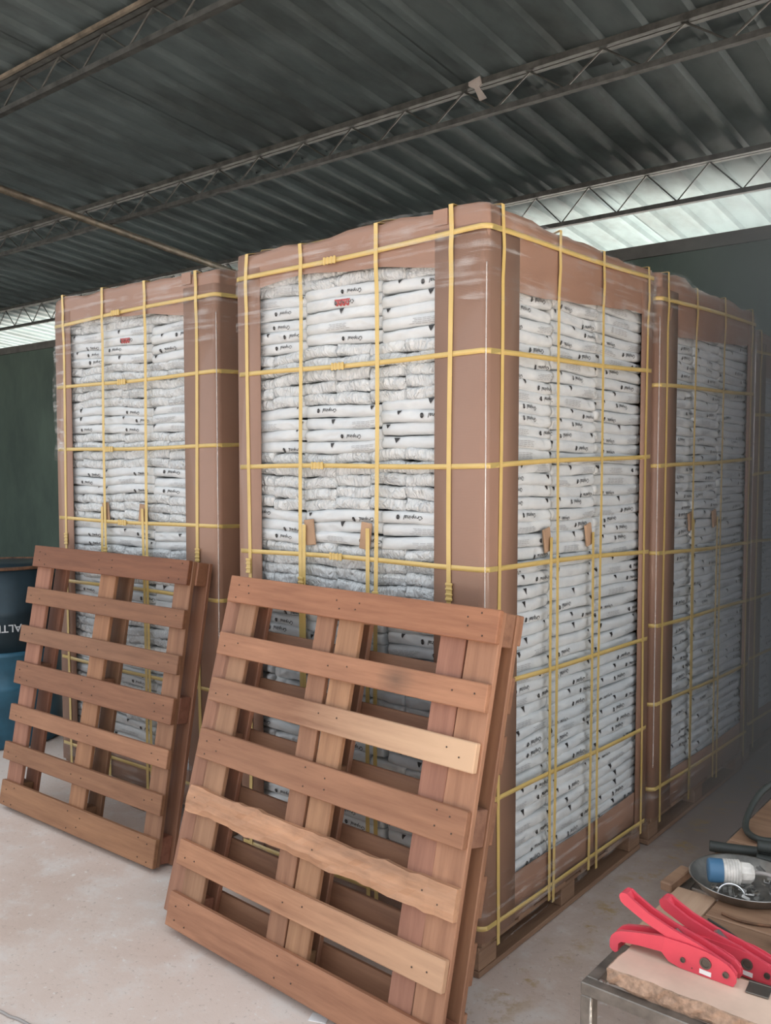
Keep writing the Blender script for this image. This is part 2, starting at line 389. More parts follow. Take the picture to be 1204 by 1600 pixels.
LONG_F = longs(1.0/3, 100); LONG_R = longs(.32, 140)
LONG_F.pop(6); LONG_R.pop(6)
REDR = bag_mesh(.32, BH, 40, 8, 191, False, (('word', .02, .007), ('red', -.07, .000)))
REDF = bag_mesh(1/3, BH, 40, 8, 190, False, (('word', .06, .004), ('red', .03, -.003)))
ENDS = [bag_mesh(.143, BH, 22, 9, 200+i, True, (('fine', 0, .004),) if i == 4 else ()) for i in range(10)]

# ------------------------------------------------------------------ wrapped loads
BW, BD, BZ = 1.015, 1.14, .114
def outline(off, r=.014, step=.07):
    """closed loop round the load, starting at its left front corner and running to the right"""
    x0, x1, y0, y1 = -BW-off, off, -off, BD+off; r = r+off
    P = []
    def seg(a, b):
        n = max(1, int((Vector(b)-Vector(a)).length/step))
        for i in range(n): P.append((a[0]+(b[0]-a[0])*i/n, a[1]+(b[1]-a[1])*i/n))
    def arc(cx, cy, a0):
        for k in range(5): a = a0+PI/2*k/4; P.append((cx+r*math.cos(a), cy+r*math.sin(a)))
    seg((x0+r, y0), (x1-r, y0)); arc(x1-r, y0+r, -PI/2); seg((x1, y0+r), (x1, y1-r)); arc(x1-r, y1-r, 0)
    seg((x1-r, y1), (x0+r, y1)); arc(x0+r, y1-r, PI/2); seg((x0, y1-r), (x0, y0+r)); arc(x0+r, y0+r, PI)
    return P
def band(name, path, z0, z1, mats, parent, closed=False, thick=.0, smooth=True, wob=0, nz=1, seed=0):
    """upright sheet along a plan path; z0, z1 are numbers or functions of the plan point"""
    f0 = z0 if callable(z0) else (lambda x, y: z0); f1 = z1 if callable(z1) else (lambda x, y: z1)
    V = []; F = []; n = len(path)
    for j in range(nz+1):
        for i, (x, y) in enumerate(path):
            a, b = f0(x, y), f1(x, y); z = a+(b-a)*j/nz
            if wob:
                ax, ay = path[i-1] if (i or closed) else path[i]; bx, by = path[(i+1) % n] if (i < n-1 or closed) else path[i]
                nx_, ny_ = by-ay, ax-bx; l = math.hypot(nx_, ny_) or 1; w = wob*(noise.noise((x*6+seed, y*6, z*9))+.6*noise.noise((x*22+seed, y*22, z*14)))
                x += nx_/l*w; y += ny_/l*w
            V.append((x, y, z))
    for j in range(nz):
        for i in range(n if closed else n-1):
            k = (i+1) % n; F.append((j*n+i, j*n+k, (j+1)*n+k, (j+1)*n+i))
    o = pyd(name, V, F, mats, parent, smooth)
    if thick:
        m = o.modifiers.new('thick', 'SOLIDIFY'); m.thickness = thick; m.offset = -1
    return o
def sub(path, a, b): return [p for p in path[a:b]]

def load(name, loc, label, seed, group, front='full', right='full', z_h=(2.156, 1.814, 1.496, 1.204, .865, .525, .158),
         vx=(-.961, -.707, -.385, -.108), vy=(.065, .405, .712, 1.085), skirt=None, top=2.228, extra=True, pattern=None, rot=0):
    rr = random.Random(seed)
    root = empty(name, loc, label, 'load', group); root.rotation_euler[2] = rot
    skF = [(-1.0, 2.085), (-.896, 2.099), (-.776, 2.112), (-.687, 2.119), (-.493, 2.099), (-.364, 2.096), (-.166, 2.065), (0, 2.06)]
    skR = [(0, 1.99), (.16, 1.999), (.412, 2.012), (.704, 2.031), (1.047, 2.054), (1.14, 2.06)]
    # ---- pallet under the load
    pal = empty('pallet'); pal.parent = root
    def b_(nm, c, d, m='old_wood'):
        lx = d[0] >= d[1]; o = box(nm, (0, 0, 0), (d[0], d[1], d[2]) if lx else (d[1], d[0], d[2]), m, pal, .002)
        o.location = c
        if not lx: o.rotation_euler[2] = PI/2
        return o
    for x in (-.055, -BW/2, -BW+.055):
        b_('bottom_board', (x, BD/2, .012), (.095, BD, .018))
        for y in (.05, BD/2-.02, BD-.05): b_('block', (x, y, .051), (.09, .095, .058))
        b_('stringer_board', (x, BD/2, .0875), (.09, BD, .014))
    for k in range(6): b_('deck_board', (-BW/2, .05+k*(BD-.1)/5, .1035), (BW, .095, .016))
    # ---- bags
    core = box('inner_bags', (-BW/2+.0, BD/2, BZ+(2.1-BZ)/2), (BW-.24, BD-.24, 2.1-BZ), 'bag', root); core['kind'] = 'stuff'
    nrow = int((2.14-.12)/BH)
    pat = pattern or [2.14, 2.075, 1.885, 1.70, 1.555, 1.36, 1.235, 1.03, .90, .72, .58, .40, .26]
    stuffbm = None; count = 0
    rows = []
    for k in range(nrow): rows.append(.125+BH*(k+.5))
    def ends_row(z):
        b = sum(1 for q in pat if q > z); return b % 2 == 1
    low = []
    for z in reversed(rows):
        if front:
            isend = ends_row(z)
            n = 7 if isend else 3; w = 1.0/n; sb = (-1.01, -.707, -.385, -.004)
            for i in range(n):
                x = -BW+.0075+w*(i+.5) if isend else (sb[i]+sb[i+1])/2
                me = rr.choice(ENDS) if isend else rr.choice(LONG_F)
                if name == 'wrapped_bag_load' and not isend and abs(z-2.0) < BH/2 and i == 1: me = REDF
                wz = .006*math.sin(x*5+z*4+seed)+.004*math.sin(x*11-z*9)+rr.uniform(-.0015, .0015)
                y = .019+rr.uniform(-.003, .005); ry = -(.03*math.cos(x*5+z*4+seed)+.044*math.cos(x*11-z*9))*.6+rr.uniform(-.008, .008)
                fx = rr.choice((1, 1, 1)) if not isend else rr.choice((1, -1))
                if front == 'upper' and z < 1.0: low.append((me, x, y, z+wz, ry, 0)); continue
                o = link('bag', me, (), root); o.location = (x, y, z+wz); o.rotation_euler = (0, ry, 0); o.scale = (fx*1.01 if isend else (sb[i+1]-sb[i])*3*1.01, 1, 1); count += 1
        if right:
            nr = 3 if right == 'full' else 1; w = 1.1/3
            rb = (.09, .405, .712, 1.095)
            for i in range(nr):
                yb = (rb[i]+rb[i+1])/2; me = rr.choice(LONG_R)
                if name == 'wrapped_bag_load' and seed == 3 and (abs(z-1.98) < BH/2 and i == 0 or abs(z-.83) < BH/2 and i == 0): me = REDR
                wz = (.010*math.sin(yb*4+z*7+seed)+.006*math.sin(yb*9-z*5))*(1.0 if z < 1.3 else .5)+rr.uniform(-.002, .002)-(.012*(yb-.5) if z < 1 else 0)
                o = link('bag', me, (), root); o.location = (-.019-rr.uniform(-.003, .005), yb, z+wz); o.rotation_euler = (rr.uniform(-.012, .012)+(.04*math.cos(yb*4+z*7+seed) if z < 1.3 else .015*math.cos(yb*4+z*7)), 0, PI/2); o.rotation_mode = 'XYZ'
                o.scale = ((rb[i+1]-rb[i])/.32*1.01, 1, 1); count += 1
    if low:
        V = []; F = []; mi = []
        for me, x, y, z, ry, rz in low:
            b0 = len(V); c, s = math.cos(ry), math.sin(ry)
            for v in me.vertices: V.append((x+v.co.x*c+v.co.z*s, y+v.co.y, z-v.co.x*s+v.co.z*c))
            for p in me.polygons: F.append(tuple(b0+i for i in p.vertices)); mi.append(p.material_index)
        o = pyd('lower_bags', V, F, ('bag', 'black_ink', 'grey_ink', 'red_ink'), root, True, mi); o['kind'] = 'stuff'
    # ---- cardboard
    P = outline(.006)
    fr = [p for p in P]
    def part(cond): return [p for p in P if cond(p)]
    capz = lambda x, y: top+.02*noise.noise((x*2.6+seed, y*2.6, .5))+.024*noise.noise((x*7+seed*3, y*7, 2))
    iF = [i for i, p in enumerate(P) if p[1] < .02 and p[0] > -.17 and p[0] < -.012]
    # right front corner sheet
    PC = outline(.0115); c1 = [(-.166, -.0115)]+[p for p in PC if (p[1] < .001 and p[0] > -.15) or (p[0] > -.001 and p[1] < .15) or (p[0] > -.02 and p[1] < .02)]+[(.0115, .165)]
    seen = []; [seen.append(p) for p in c1 if p not in seen]
    seen.sort(key=lambda p: (p[0] if p[0] < -.02 else 0)+max(0, p[1])*10+(p[0] if p[1] < .02 else 0))
    band('corner_sheet', seen, BZ, 2.17, 'card', root, thick=.004)
    # left front and right back corner sheets
    band('corner_sheet', [(-BW-.0115, .16), (-BW-.0115, .003), (-BW+.003, -.0115), (-BW+.05, -.0115), (-.902, -.0115)], BZ, 2.17, 'card', root, thick=.004)
    band('corner_sheet', [(.0115, 1.043), (.0115, 1.09), (.0115, BD-.003), (-.003, BD+.0115), (-.15, BD+.0115)], BZ, 2.17, 'card', root, thick=.004)
    # plain sheets on the two sides turned away
    band('back_sheet', [(-.16, BD+.002), (-BW+.004, BD+.002), (-BW-.002, BD-.004), (-BW-.002, .17)], BZ, 2.1, 'card', root, thick=.004, smooth=False)
    # bottom sheet
    PB = outline(.0045); band('bottom_sheet', PB+[PB[0]], BZ, lambda x, y: .252+.004*math.sin(x*9)+.004*math.sin(y*7), 'card', root, thick=.004)
    # cap: skirt and top in one mesh
    def sk(x, y):
        if y < .01 and x < -.02: return lerp_tab(skF, x)
        if x > -.03 and y < 1.135: return lerp_tab(skR, y)+.012*noise.noise((y*5, seed, 0))
        return 2.05
    Q = outline(.010); V = []; F = []; n = len(Q); cx, cy = -BW/2, BD/2
    for j, (fz, ins) in enumerate(((0, 0), (.35, .0), (.8, 0), (.97, .004), (1, .03), (1, .12), (1, .3), (1, .6), (1, .97))):
        for (x, y) in Q:
            w = .004*noise.noise((x*8+seed, y*8, fz*3)) if 0 < j < 4 else 0
            X = x+(cx-x)*ins; Y = y+(cy-y)*ins; zt = capz(X, Y)+(.012 if ins > .05 else 0); zb = sk(x, y)
            sx_ = (x-cx)/(BW/2); sy_ = (y-cy)/(BD/2)
            V.append((X+sx_*w, Y+sy_*w, zb+(zt-zb)*fz if fz < 1 else zt))
    for j in range(8):
        for i in range(n): k = (i+1) % n; F.append((j*n+i, j*n+k, (j+1)*n+k, (j+1)*n+i))
    F.append(tuple(8*n+i for i in range(n)))
    pyd('cardboard_cap', V, F, 'card', root, True)
    if extra:
        box('cardboard_patch', (-.145, -.0135, 2.205), (.05, .003, .045), 'card', root)
    # ---- straps
    def hstrap(z, i):
        ph = rr.uniform(0, 6); tilt = rr.uniform(-.01, .01); cut = z > 2
        zf = lambda x, y: z+(-.02*(x/-BW) if y < .01 else 0)*(1 if cut else .3)+(lerp_tab([(0, 0), (1.14, .035)], y) if x > -.005 and i < 3 else 0)+(-.03*y if x > -.005 and i >= 3 else 0)+.003*math.sin(x*6+y*5+ph)
        pth = outline(.016 if cut else .0125); pth = pth+[pth[0]]
        o = band('strap', pth, lambda x, y: zf(x, y)-.0075, lambda x, y: zf(x, y)+.0075, 'strap', root, thick=.0012)
        return o, zf
    def buckle(par, c, rot=0, face='F'):
        bm = bmesh.new()
        for dx, w in ((-.022, .008), (-.008, .006), (.008, .006), (.022, .008)): add_box(bm, (dx, 0, 0), (w, .006, .024), None, .0015)
        add_box(bm, (0, .001, 0), (.05, .003, .019))
        o = fin('buckle', bm, 'strap', par); o.location = c; o.rotation_euler = (0, rot, 0 if face == 'F' else PI/2)
    bx = (-.57, -.54, -.63, -.55, -.6, -.5, -.6)
    for i, z in enumerate(z_h):
        o, zf = hstrap(z, i)
        if z > .9: buckle(o, (bx[i]+rr.uniform(-.02, .02)*0, -.0185 if z < 2 else -.022, zf(bx[i], -.01)))
    def vstrap(u, face, z0=.085, z1=None, full=True, dx=0):
        ph = rr.uniform(0, 6); V = []; F = []; pts = []
        w = .0075
        N = 26; zt = 2.19
        for k in range(N+1):
            z = z0+((z1 or zt)-z0)*k/N; pts.append((u+.005*math.sin(z*3+ph)+dx*(1-k/N), -.0145-(.004 if z > 2.03 else 0), z))
        if full:
            U = lambda d: (capz(u, d) if face == 'F' else capz(-d, u))+(.006 if d > .04 else -.004)
            Ln = BD if face == 'F' else BW
            pts[-1] = (pts[-1][0], -.0165, 2.165)
            for d in (-.0155/Ln, .02, .08, .2, .4, .6, .8, .95): pts.append((u, d*Ln, U(d*Ln)+.008))
            pts.append((u, Ln+.014, 2.19)); pts.append((u, Ln+.014, .1))
        for p in pts:
            for s in (-w, w):
                x, y, z = p; x += s
                V.append((x, y, z) if face == 'F' else (-y, x, z))
        for k in range(len(pts)-1): F.append((2*k, 2*k+1, 2*k+3, 2*k+2) if face == 'F' else (2*k, 2*k+2, 2*k+3, 2*k+1)[::-1])
        o = pyd('strap', V, F, 'strap', root)
        m = o.modifiers.new('thick', 'SOLIDIFY'); m.thickness = .0012
        return o
    for i, x in enumerate(vx):
        if not front: break
        o = vstrap(x, 'F'); z = (1.145, 1.10, 1.08, 1.13)[i]; buckle(o, (x, -.0185, z), PI/2)
    if right:
        for y in vy: vstrap(y, 'R')
    # second, lower straps with cardboard pads where they bend
    if extra and front:
        for x, dx in ((-.69, -.005), (-.425, .012)):
            vstrap(x, 'F', .1, 1.30, False, dx); bm = bmesh.new(); add_box(bm, (x+(.012 if dx < 0 else -.012), -.002, 1.275), (.042, .008, .085), Matrix.Rotation(.12 if dx > 0 else -.12, 3, 'Y'), .002); fin('cardboard_pad', bm, 'bare_cardboard', root)
    if extra and right == 'full':
        for y in (.37, .655):
            vstrap(y, 'R', .1, 1.27, False, 0); bm = bmesh.new(); add_box(bm, (.003, y-.012, 1.262), (.008, .042, .075), Matrix.Rotation(.22, 3, 'X'), .002); fin('cardboard_pad', bm, 'bare_cardboard', root)
    # ---- stretch film: over the cap, round the foot, bunched at the corners
    Q = outline(.019); V = []; F = []; n = len(Q)
    lv = ((0, 0), (.3, 0), (.6, 0), (.85, 0), (.97, .006), (1, .03), (1, .12), (1, .4), (1, .97))
    for j, (fz, ins) in enumerate(lv):
        for (x, y) in Q:
            zb = 1.955+.05*noise.noise((x*2+seed, y*2, 7)); w = .006*noise.noise((x*9+seed, y*9, fz*4)) if j < 5 else 0
            X = x+(cx-x)*ins; Y = y+(cy-y)*ins; zt = capz(X, Y)+(.012 if ins > .05 else 0)+.008
            V.append((X+(x-cx)/(BW/2)*abs(w), Y+(y-cy)/(BD/2)*abs(w), zb+(zt-zb)*fz if fz < 1 else zt+.004*noise.noise((X*15, Y*15, 3))))
    for j in range(len(lv)-1):
        for i in range(n): k = (i+1) % n; F.append((j*n+i, j*n+k, (j+1)*n+k, (j+1)*n+i))
    pyd('stretch_film', V, F, 'stretch_film', root, True)
    ft = outline(.019); band('stretch_film', ft+[ft[0]], .088, .30, 'stretch_film', root, wob=.004, nz=4, seed=seed)
    bm = bmesh.new()                                                    # pale strip added along the front corner to paint the film's highlight
    tube(bm, [(.0095+.0012*noise.noise((z_*3, seed, 0)), -.0095, z_) for z_ in [.32+.06*k for k in range(30)]], .0019, 6); fin('corner_highlight', bm, 'highlight_film', root, True)
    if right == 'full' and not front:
        bm = bmesh.new(); tube(bm, [(.012, BD+.008, 1.45+.05*k) for k in range(13)], .0035, 6); fin('corner_highlight', bm, 'highlight_film', root, True)  # painted highlight line at the right back corner
    if right:
        cr = [(.028, y) for y in (1.02, 1.045, 1.07, 1.09, 1.105, 1.12, 1.135)]+[(.024, 1.146), (.012, 1.152), (-.03, 1.153)]
        band('bunched_film', cr, 1.98, lambda x, y: 2.205+.008*math.sin(y*60), 'bunched_film', root, wob=.012, nz=14, seed=seed+5)
    if front and right is None:
        cr = [(-.94, -.020), (-.97, -.022), (-1.0, -.022), (-1.03, -.016), (-1.038, 0), (-1.04, .05)]
        band('bunched_film', cr, 1.5, 2.02, 'bunched_film', root, wob=.010, nz=26, seed=seed+9)
    return root, count
G = 'shrink-wrapped loads of white bags'
L1 = load('wrapped_bag_load', (0, 0, 0), 'tall front load of white bags strapped in yellow, with the near pallet leaning on it', 3, G, front='upper')
L2 = load('wrapped_bag_load', (-1.318, .150, 0), 'left-hand strapped load of white bags behind the farther leaning pallet', 11, G, right=None,
     z_h=(2.13, 1.836, 1.554, 1.243, .96, .6, .2), vx=(-.95, -.667, -.394, -.096), vy=(.065,), pattern=[2.14, 2.06, 1.90, 1.73, 1.60, 1.455, 1.36, 1.255, 1.14, .98, .86, .68, .55, .38])
L2[0].scale = (1.1, 1.0, 1.01)
L3 = load('wrapped_bag_load', (.012, 1.19, 0), 'second load in the right-hand row, dim, right behind the front load', 19, G, front=None, z_h=(2.13, 1.80, 1.49, 1.154, .875, .563, .228), vy=(.055, .36, .70, 1.08))
L4 = load('wrapped_bag_load', (.0, 2.385, 0), 'third load in the right-hand row, only its edge in view', 23, G, front=None, right='one', z_h=(2.12, 1.80, 1.50, 1.16, .87, .56, .22), vy=(.07, .40, .71, 1.08))
L4[0].scale = (1, 1, .965)

# ------------------------------------------------------------------ leaning pallets
def plank(name, L, w, th, parent, m='pallet_wood', rough=0, seed=0, live=False):
    """board with its length along local x, width along local z, thickness along local y (front at y = 0)"""
    bm = bmesh.new()
    if not live: add_box(bm, (0, th/2, 0), (L, th, w), None, .0025)
    else:
        n = 36; rows_ = []
        for i in range(n+1):
            x = -L/2+L*i/n; a = w/2*(1+.16*noise.noise((x*7, seed, 0))+.16*noise.noise((x*25, seed, 4))); b = -w/2*(1+.14*noise.noise((x*6, seed, 9))+.14*noise.noise((x*23, seed, 7)))
            pr = []
            for k in range(5): z = b+(a-b)*k/4; pr.append((x, -.002+.011*noise.noise((x*16, z*34, seed))+(.004 if k in (0, 4) else 0), z))
            pr += [(x, th, a), (x, th, b)]
            rows_.append([bm.verts.new(p) for p in pr])
        for A, B in zip(rows_, rows_[1:]):
            for k in range(7): bm.faces.new((A[k], A[(k+1) % 7], B[(k+1) % 7], B[k]))
        bm.faces.new(rows_[0]); bm.faces.new(rows_[-1][::-1])
    return fin(name, bm, m, parent)
def lean_pallet(name, base, e, v, label, deck, verts, backs, blocks, back_decks, tone=(1, 1, 1), live=None, ys=(.020, .038, .090, .108, .126), tints={}):
    e = Vector(e).normalized(); v = Vector(v).normalized(); y = v.cross(e).normalized(); v = e.cross(y)
    root = empty(name, (0, 0, 0), label, 'pallet', 'wooden pallets leaning on the loads')
    root.matrix_world = Matrix(((e.x, y.x, v.x, base[0]), (e.y, y.y, v.y, base[1]), (e.z, y.z, v.z, base[2]), (0, 0, 0, 1)))
    nails = bmesh.new()
    def horiz(u0, u1, v0, v1, y0, th, nm, i=None):
        o = plank(nm, u1-u0, v1-v0, th, root, live=(i == live and i is not None), seed=3)
        o.location = ((u0+u1)/2, y0, (v0+v1)/2)
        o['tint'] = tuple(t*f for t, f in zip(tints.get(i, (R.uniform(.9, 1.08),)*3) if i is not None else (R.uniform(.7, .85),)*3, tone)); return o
    def vert(ub, ut, w, v0, v1, y0, th, nm, k=1.0):
        L = math.hypot(v1-v0, ut-ub); o = plank(nm, L, w, th, root)
        o.location = ((ub+ut)/2, y0, (v0+v1)/2); o.rotation_euler = (0, -PI/2+math.atan2(ut-ub, v1-v0), 0)
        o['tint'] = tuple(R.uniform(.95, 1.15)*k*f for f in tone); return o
    for i, (u0, u1, v0, v1) in enumerate(deck):
        o = horiz(u0, u1, v0, v1, 0, ys[0], 'deck_board', i)
        vs = [(v0+v1)/2] if v1-v0 < .085 else [v0+.025, v1-.025]
        for uu in (u0+.045, u0+.1, (u0+u1)/2-.03, (u0+u1)/2+.05, u1-.1, u1-.045):
            for q in vs: add_box(nails, (uu+R.uniform(-.01, .01), -.0012, q+R.uniform(-.012, .012)), (.0042, .003, .0042), None, .001)
    for a in verts: vert(*a, ys[0], ys[1]-ys[0], 'stringer_board')
    for (uc, vc, w, h) in blocks:
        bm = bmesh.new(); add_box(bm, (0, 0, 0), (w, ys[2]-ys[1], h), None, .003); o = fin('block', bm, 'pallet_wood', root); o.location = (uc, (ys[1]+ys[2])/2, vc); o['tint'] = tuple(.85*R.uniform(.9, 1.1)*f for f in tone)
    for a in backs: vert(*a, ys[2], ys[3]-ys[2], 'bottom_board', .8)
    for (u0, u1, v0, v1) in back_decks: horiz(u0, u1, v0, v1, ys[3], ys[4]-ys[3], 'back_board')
    o = fin('nail_heads', nails, 'nail_steel', root); o['kind'] = 'stuff'
    return root
P1 = lean_pallet('wooden_pallet', (-.930, -.414, .0285), (.773, -.034, 0), (.011, .243, .97),
    'near reddish wooden pallet leaning on the front load, rough bark-edged board in its middle',
    [(-.005, 1.090, .0, .105), (-.005, 1.080, .190, .268), (-.008, 1.083, .358, .438), (-.008, 1.080, .531, .625), (.003, 1.078, .717, .793), (.0, 1.086, .870, .943), (.005, 1.090, 1.045, 1.133)],
    [(-.012, .022, .075, .03, 1.10), (.075, .080, .104, 0, 1.13), (.475, .455, .076, 0, 1.13), (.563, .558, .09, 0, 1.13), (.952, .938, .085, 0, 1.13), (1.032, 1.038, .098, 0, 1.13)],
    [(.07, .07, .10, .0, 1.13), (.535, .53, .10, .0, 1.13), (1.03, 1.03, .115, .0, 1.13)],
    [(u, vv, w, h) for u, w in ((.06, .10), (.515, .13), (1.03, .105)) for vv, h in ((.055, .105), (.58, .095), (1.085, .09))],
    [(.0, 1.085, .0, .125), (.0, 1.085, .19, .295), (0, 1.085, .355, .46), (0, 1.085, .535, .645), (0, 1.085, .715, .815), (0, 1.085, .87, .968), (0, 1.085, 1.05, 1.13)],
    live=2, tints={0: (1.0, .95, .93), 2: (1.22, 1.25, 1.2), 3: (1.0, .97, .95), 6: (.88, .78, .72), 5: (.98, .95, .93), 1: (1.12, 1.1, 1.05)})
for c in P1.children:
    if c.name.startswith('deck_board'):
        if abs(c.location.z-.755) < .02: c['sap'] = 1.0
        if abs(c.location.z-.906) < .02: c['knot'] = (.24, 0.0, .0)
        if abs(c.location.z-.40) < .02: c.data.materials[0] = M['bark_wood']; c['sap'] = .12; c['label'] = 'rough board with a wavy bark edge'
        if abs(c.location.z-.229) < .02: c['sap'] = .5
P2 = lean_pallet('wooden_pallet', (-2.34, -.223, .0225), (1.041, .028, 0), (-.005, .185, .983),
    'farther brown wooden pallet leaning on the left load beside the blue drum',
    [(-.012, 1.043, .0, .104), (-.035, 1.045, .190, .265), (-.033, 1.045, .359, .429), (-.040, 1.036, .519, .617), (-.045, 1.032, .703, .775), (-.040, 1.029, .874, .946), (-.030, 1.020, 1.039, 1.133)],
    [(.045, .036, .108, 0, 1.13), (.511, .506, .103, 0, 1.13), (.993, .974, .095, 0, 1.13)],
    [(.07, .06, .09, .0, 1.13), (.535, .525, .09, .0, 1.13), (.995, .985, .10, .0, 1.13)],
    [(u, vv, .095, h) for u in (.045, .51, .983) for vv, h in ((.055, .10), (.57, .10), (1.085, .09))], [],
    tone=(.86, .84, .80), tints={6: (.72, .58, .52), 3: (.78, .72, .70), 0: (1.1, 1.1, 1.0), 1: (1.0, .98, .92), 5: (.9, .85, .8)})
# ------------------------------------------------------------------ blue drum behind the farther pallet
d = empty('steel_drum', (-3.33, .34, 0), 'blue steel drum standing at the left edge behind the farther pallet', 'drum')
bm = bmesh.new(); r = .29
lathe(bm, [(r-.02, .0), (r, .012), (r, .30), (r+.008, .315), (r, .33), (r, .475), (r+.010, .49), (r+.010, .50), (r, .515)], 48); fin('drum_body', bm, 'drum_blue', d, True)
bm = bmesh.new(); lathe(bm, [(r-.001, .515), (r-.001, .70), (r+.006, .715), (r-.001, .73), (r-.001, .955)], 48); fin('upper_shell', bm, 'drum_dark', d, True)
bm = bmesh.new(); lathe(bm, [(0.0001, .945), (r-.03, .945), (r-.012, .962), (r+.006, .962), (r+.006, .948), (r, .945)], 48); fin('drum_rim', bm, 'rust', d, True)
V, F = glyphs('ALTE', .056, 0); wl = max(x for x, y in V); mx = []
for x, y in V:
    a = math.radians(-12)-(x-0)/r; mx.append(((r+.0025)*math.cos(a), (r+.0025)*math.sin(a), .662-y))
pyd('lettering', mx, F, 'white_letter', d)

# ------------------------------------------------------------------ work table in the right foreground
TZ = .46; tb = empty('steel_work_table', (.577, -.53, 0), 'low welded steel table frame in the right foreground carrying boards and tools', 'table')
X1, Y1, q = .82, 1.35, .026
def bar(nm, c, dd): return box(nm, c, dd, 'frame_steel', tb, .002)
bar('front_rail', (X1/2, q/2, TZ-q/2), (X1, q, q)); bar('back_rail', (X1/2, Y1-q/2, TZ-q/2), (X1, q, q))
bar('side_rail', (q/2, Y1/2, TZ-q/2), (q, Y1-2*q, q)); bar('side_rail', (X1-q/2, Y1/2, TZ-q/2), (q, Y1-2*q, q)); bar('cross_rail', (X1/2, .55, TZ-q/2), (X1-2*q, q, q))
for x, y in ((q/2, q/2), (X1-q/2, q/2), (q/2, Y1-q/2), (X1-q/2, Y1-q/2)): bar('leg', (x, y, (TZ-q)/2), (q, q, TZ-q))
for c, s in (((.030, .032, TZ-.006), (.016, .018, .012)), ((.023, -.0005, TZ-.07), (.006, .003, .09))):
    bm = bmesh.new(); bmesh.ops.create_icosphere(bm, subdivisions=2, radius=.5); bmesh.ops.scale(bm, vec=s, verts=bm.verts)
    for vv in bm.verts: vv.co *= 1+.25*noise.noise(vv.co*300)
    bmesh.ops.translate(bm, vec=c, verts=bm.verts); fin('weld_bead', bm, 'weld_metal', tb, True)
# rough pale board lying along the front
def rough_board(name, x0, x1, y0, y1, z0, z1, lab, seed, mats, amp=.010):
    bm = bmesh.new(); nx, ny = 60, 10; cx_, cy_ = (x0+x1)/2, (y0+y1)/2
    per = [(x0+(x1-x0)*i/nx, y0) for i in range(nx)]+[(x1, y0+(y1-y0)*i/ny) for i in range(ny)]+[(x1-(x1-x0)*i/nx, y1) for i in range(nx)]+[(x0, y1-(y1-y0)*i/ny) for i in range(ny)]
    rings = []
    for lv, (z, ins, am) in enumerate(((z0, .008, 1.2), (z0+(z1-z0)*.3, 0, 2.0), (z0+(z1-z0)*.65, .002, 2.2), (z1-.002, .006, 1), (z1, .010, .6))):
        rg = []
        for x, y in per:
            w = amp*am*(noise.noise((x*12, y*12, z*40+seed))+.6*noise.noise((x*45, y*45, z*90+seed)))
            dx, dy = cx_-x, cy_-y; l = math.hypot(dx, dy)
            ex = 1 if x in (x0,) else (-1 if x == x1 else 0); ey = 1 if y == y0 else (-1 if y == y1 else 0)
            rg.append(bm.verts.new((x-x0+ex*(ins+abs(w)), y-y0+ey*(ins+abs(w)), z-z0)))
        rings.append(rg)
    n = len(per)
    for A, B in zip(rings, rings[1:]):
        for k in range(n): f = bm.faces.new((A[k], A[(k+1) % n], B[(k+1) % n], B[k])); f.material_index = 1
    bm.faces.new(rings[0][::-1]).material_index = 1; bm.faces.new(rings[-1]).material_index = 0
    o = fin(name, bm, mats); o.location = (x0, y0, z0); tag(o, lab, 'board'); return o
rough_board('rough_board', .615, 1.38, -.517, -.365, TZ, TZ+.036, 'pale thick board with torn fibrous edge on the front of the steel table', 2, ('pale_board', 'rough_fibre'))
def tboard(x0, x1, y0, y1, z, th, lab, m, along='X'):
    L, w = (x1-x0, y1-y0) if along == 'X' else (y1-y0, x1-x0)
    bm = bmesh.new(); add_box(bm, (0, 0, th/2), (L, w, th), None, .002); o = fin('table_board', bm, m); o.location = ((x0+x1)/2, (y0+y1)/2, z)
    if along != 'X': o.rotation_euler[2] = PI/2
    tag(o, lab, 'board', 'boards lying across the steel table'); return o
tboard(.586, .680, -.345, -.035, TZ, .014, 'short tan board along the left side of the steel table, under the red tools', 'pale_wood', 'Y')
tboard(.684, 1.38, -.350, -.13, TZ, .012, 'brown board behind the pale rough board, under the rear red tool', 'old_wood')
tboard(.684, 1.38, -.125, .10, TZ, .012, 'dark board of the steel table under the metal dish', 'old_wood')
tboard(.590, 1.38, .105, .32, TZ, .012, 'dusty board of the steel table under the black hose', 'old_wood')
tboard(.590, 1.38, .325, .80, TZ, .012, 'wide dark board at the far end of the steel table', 'old_wood')
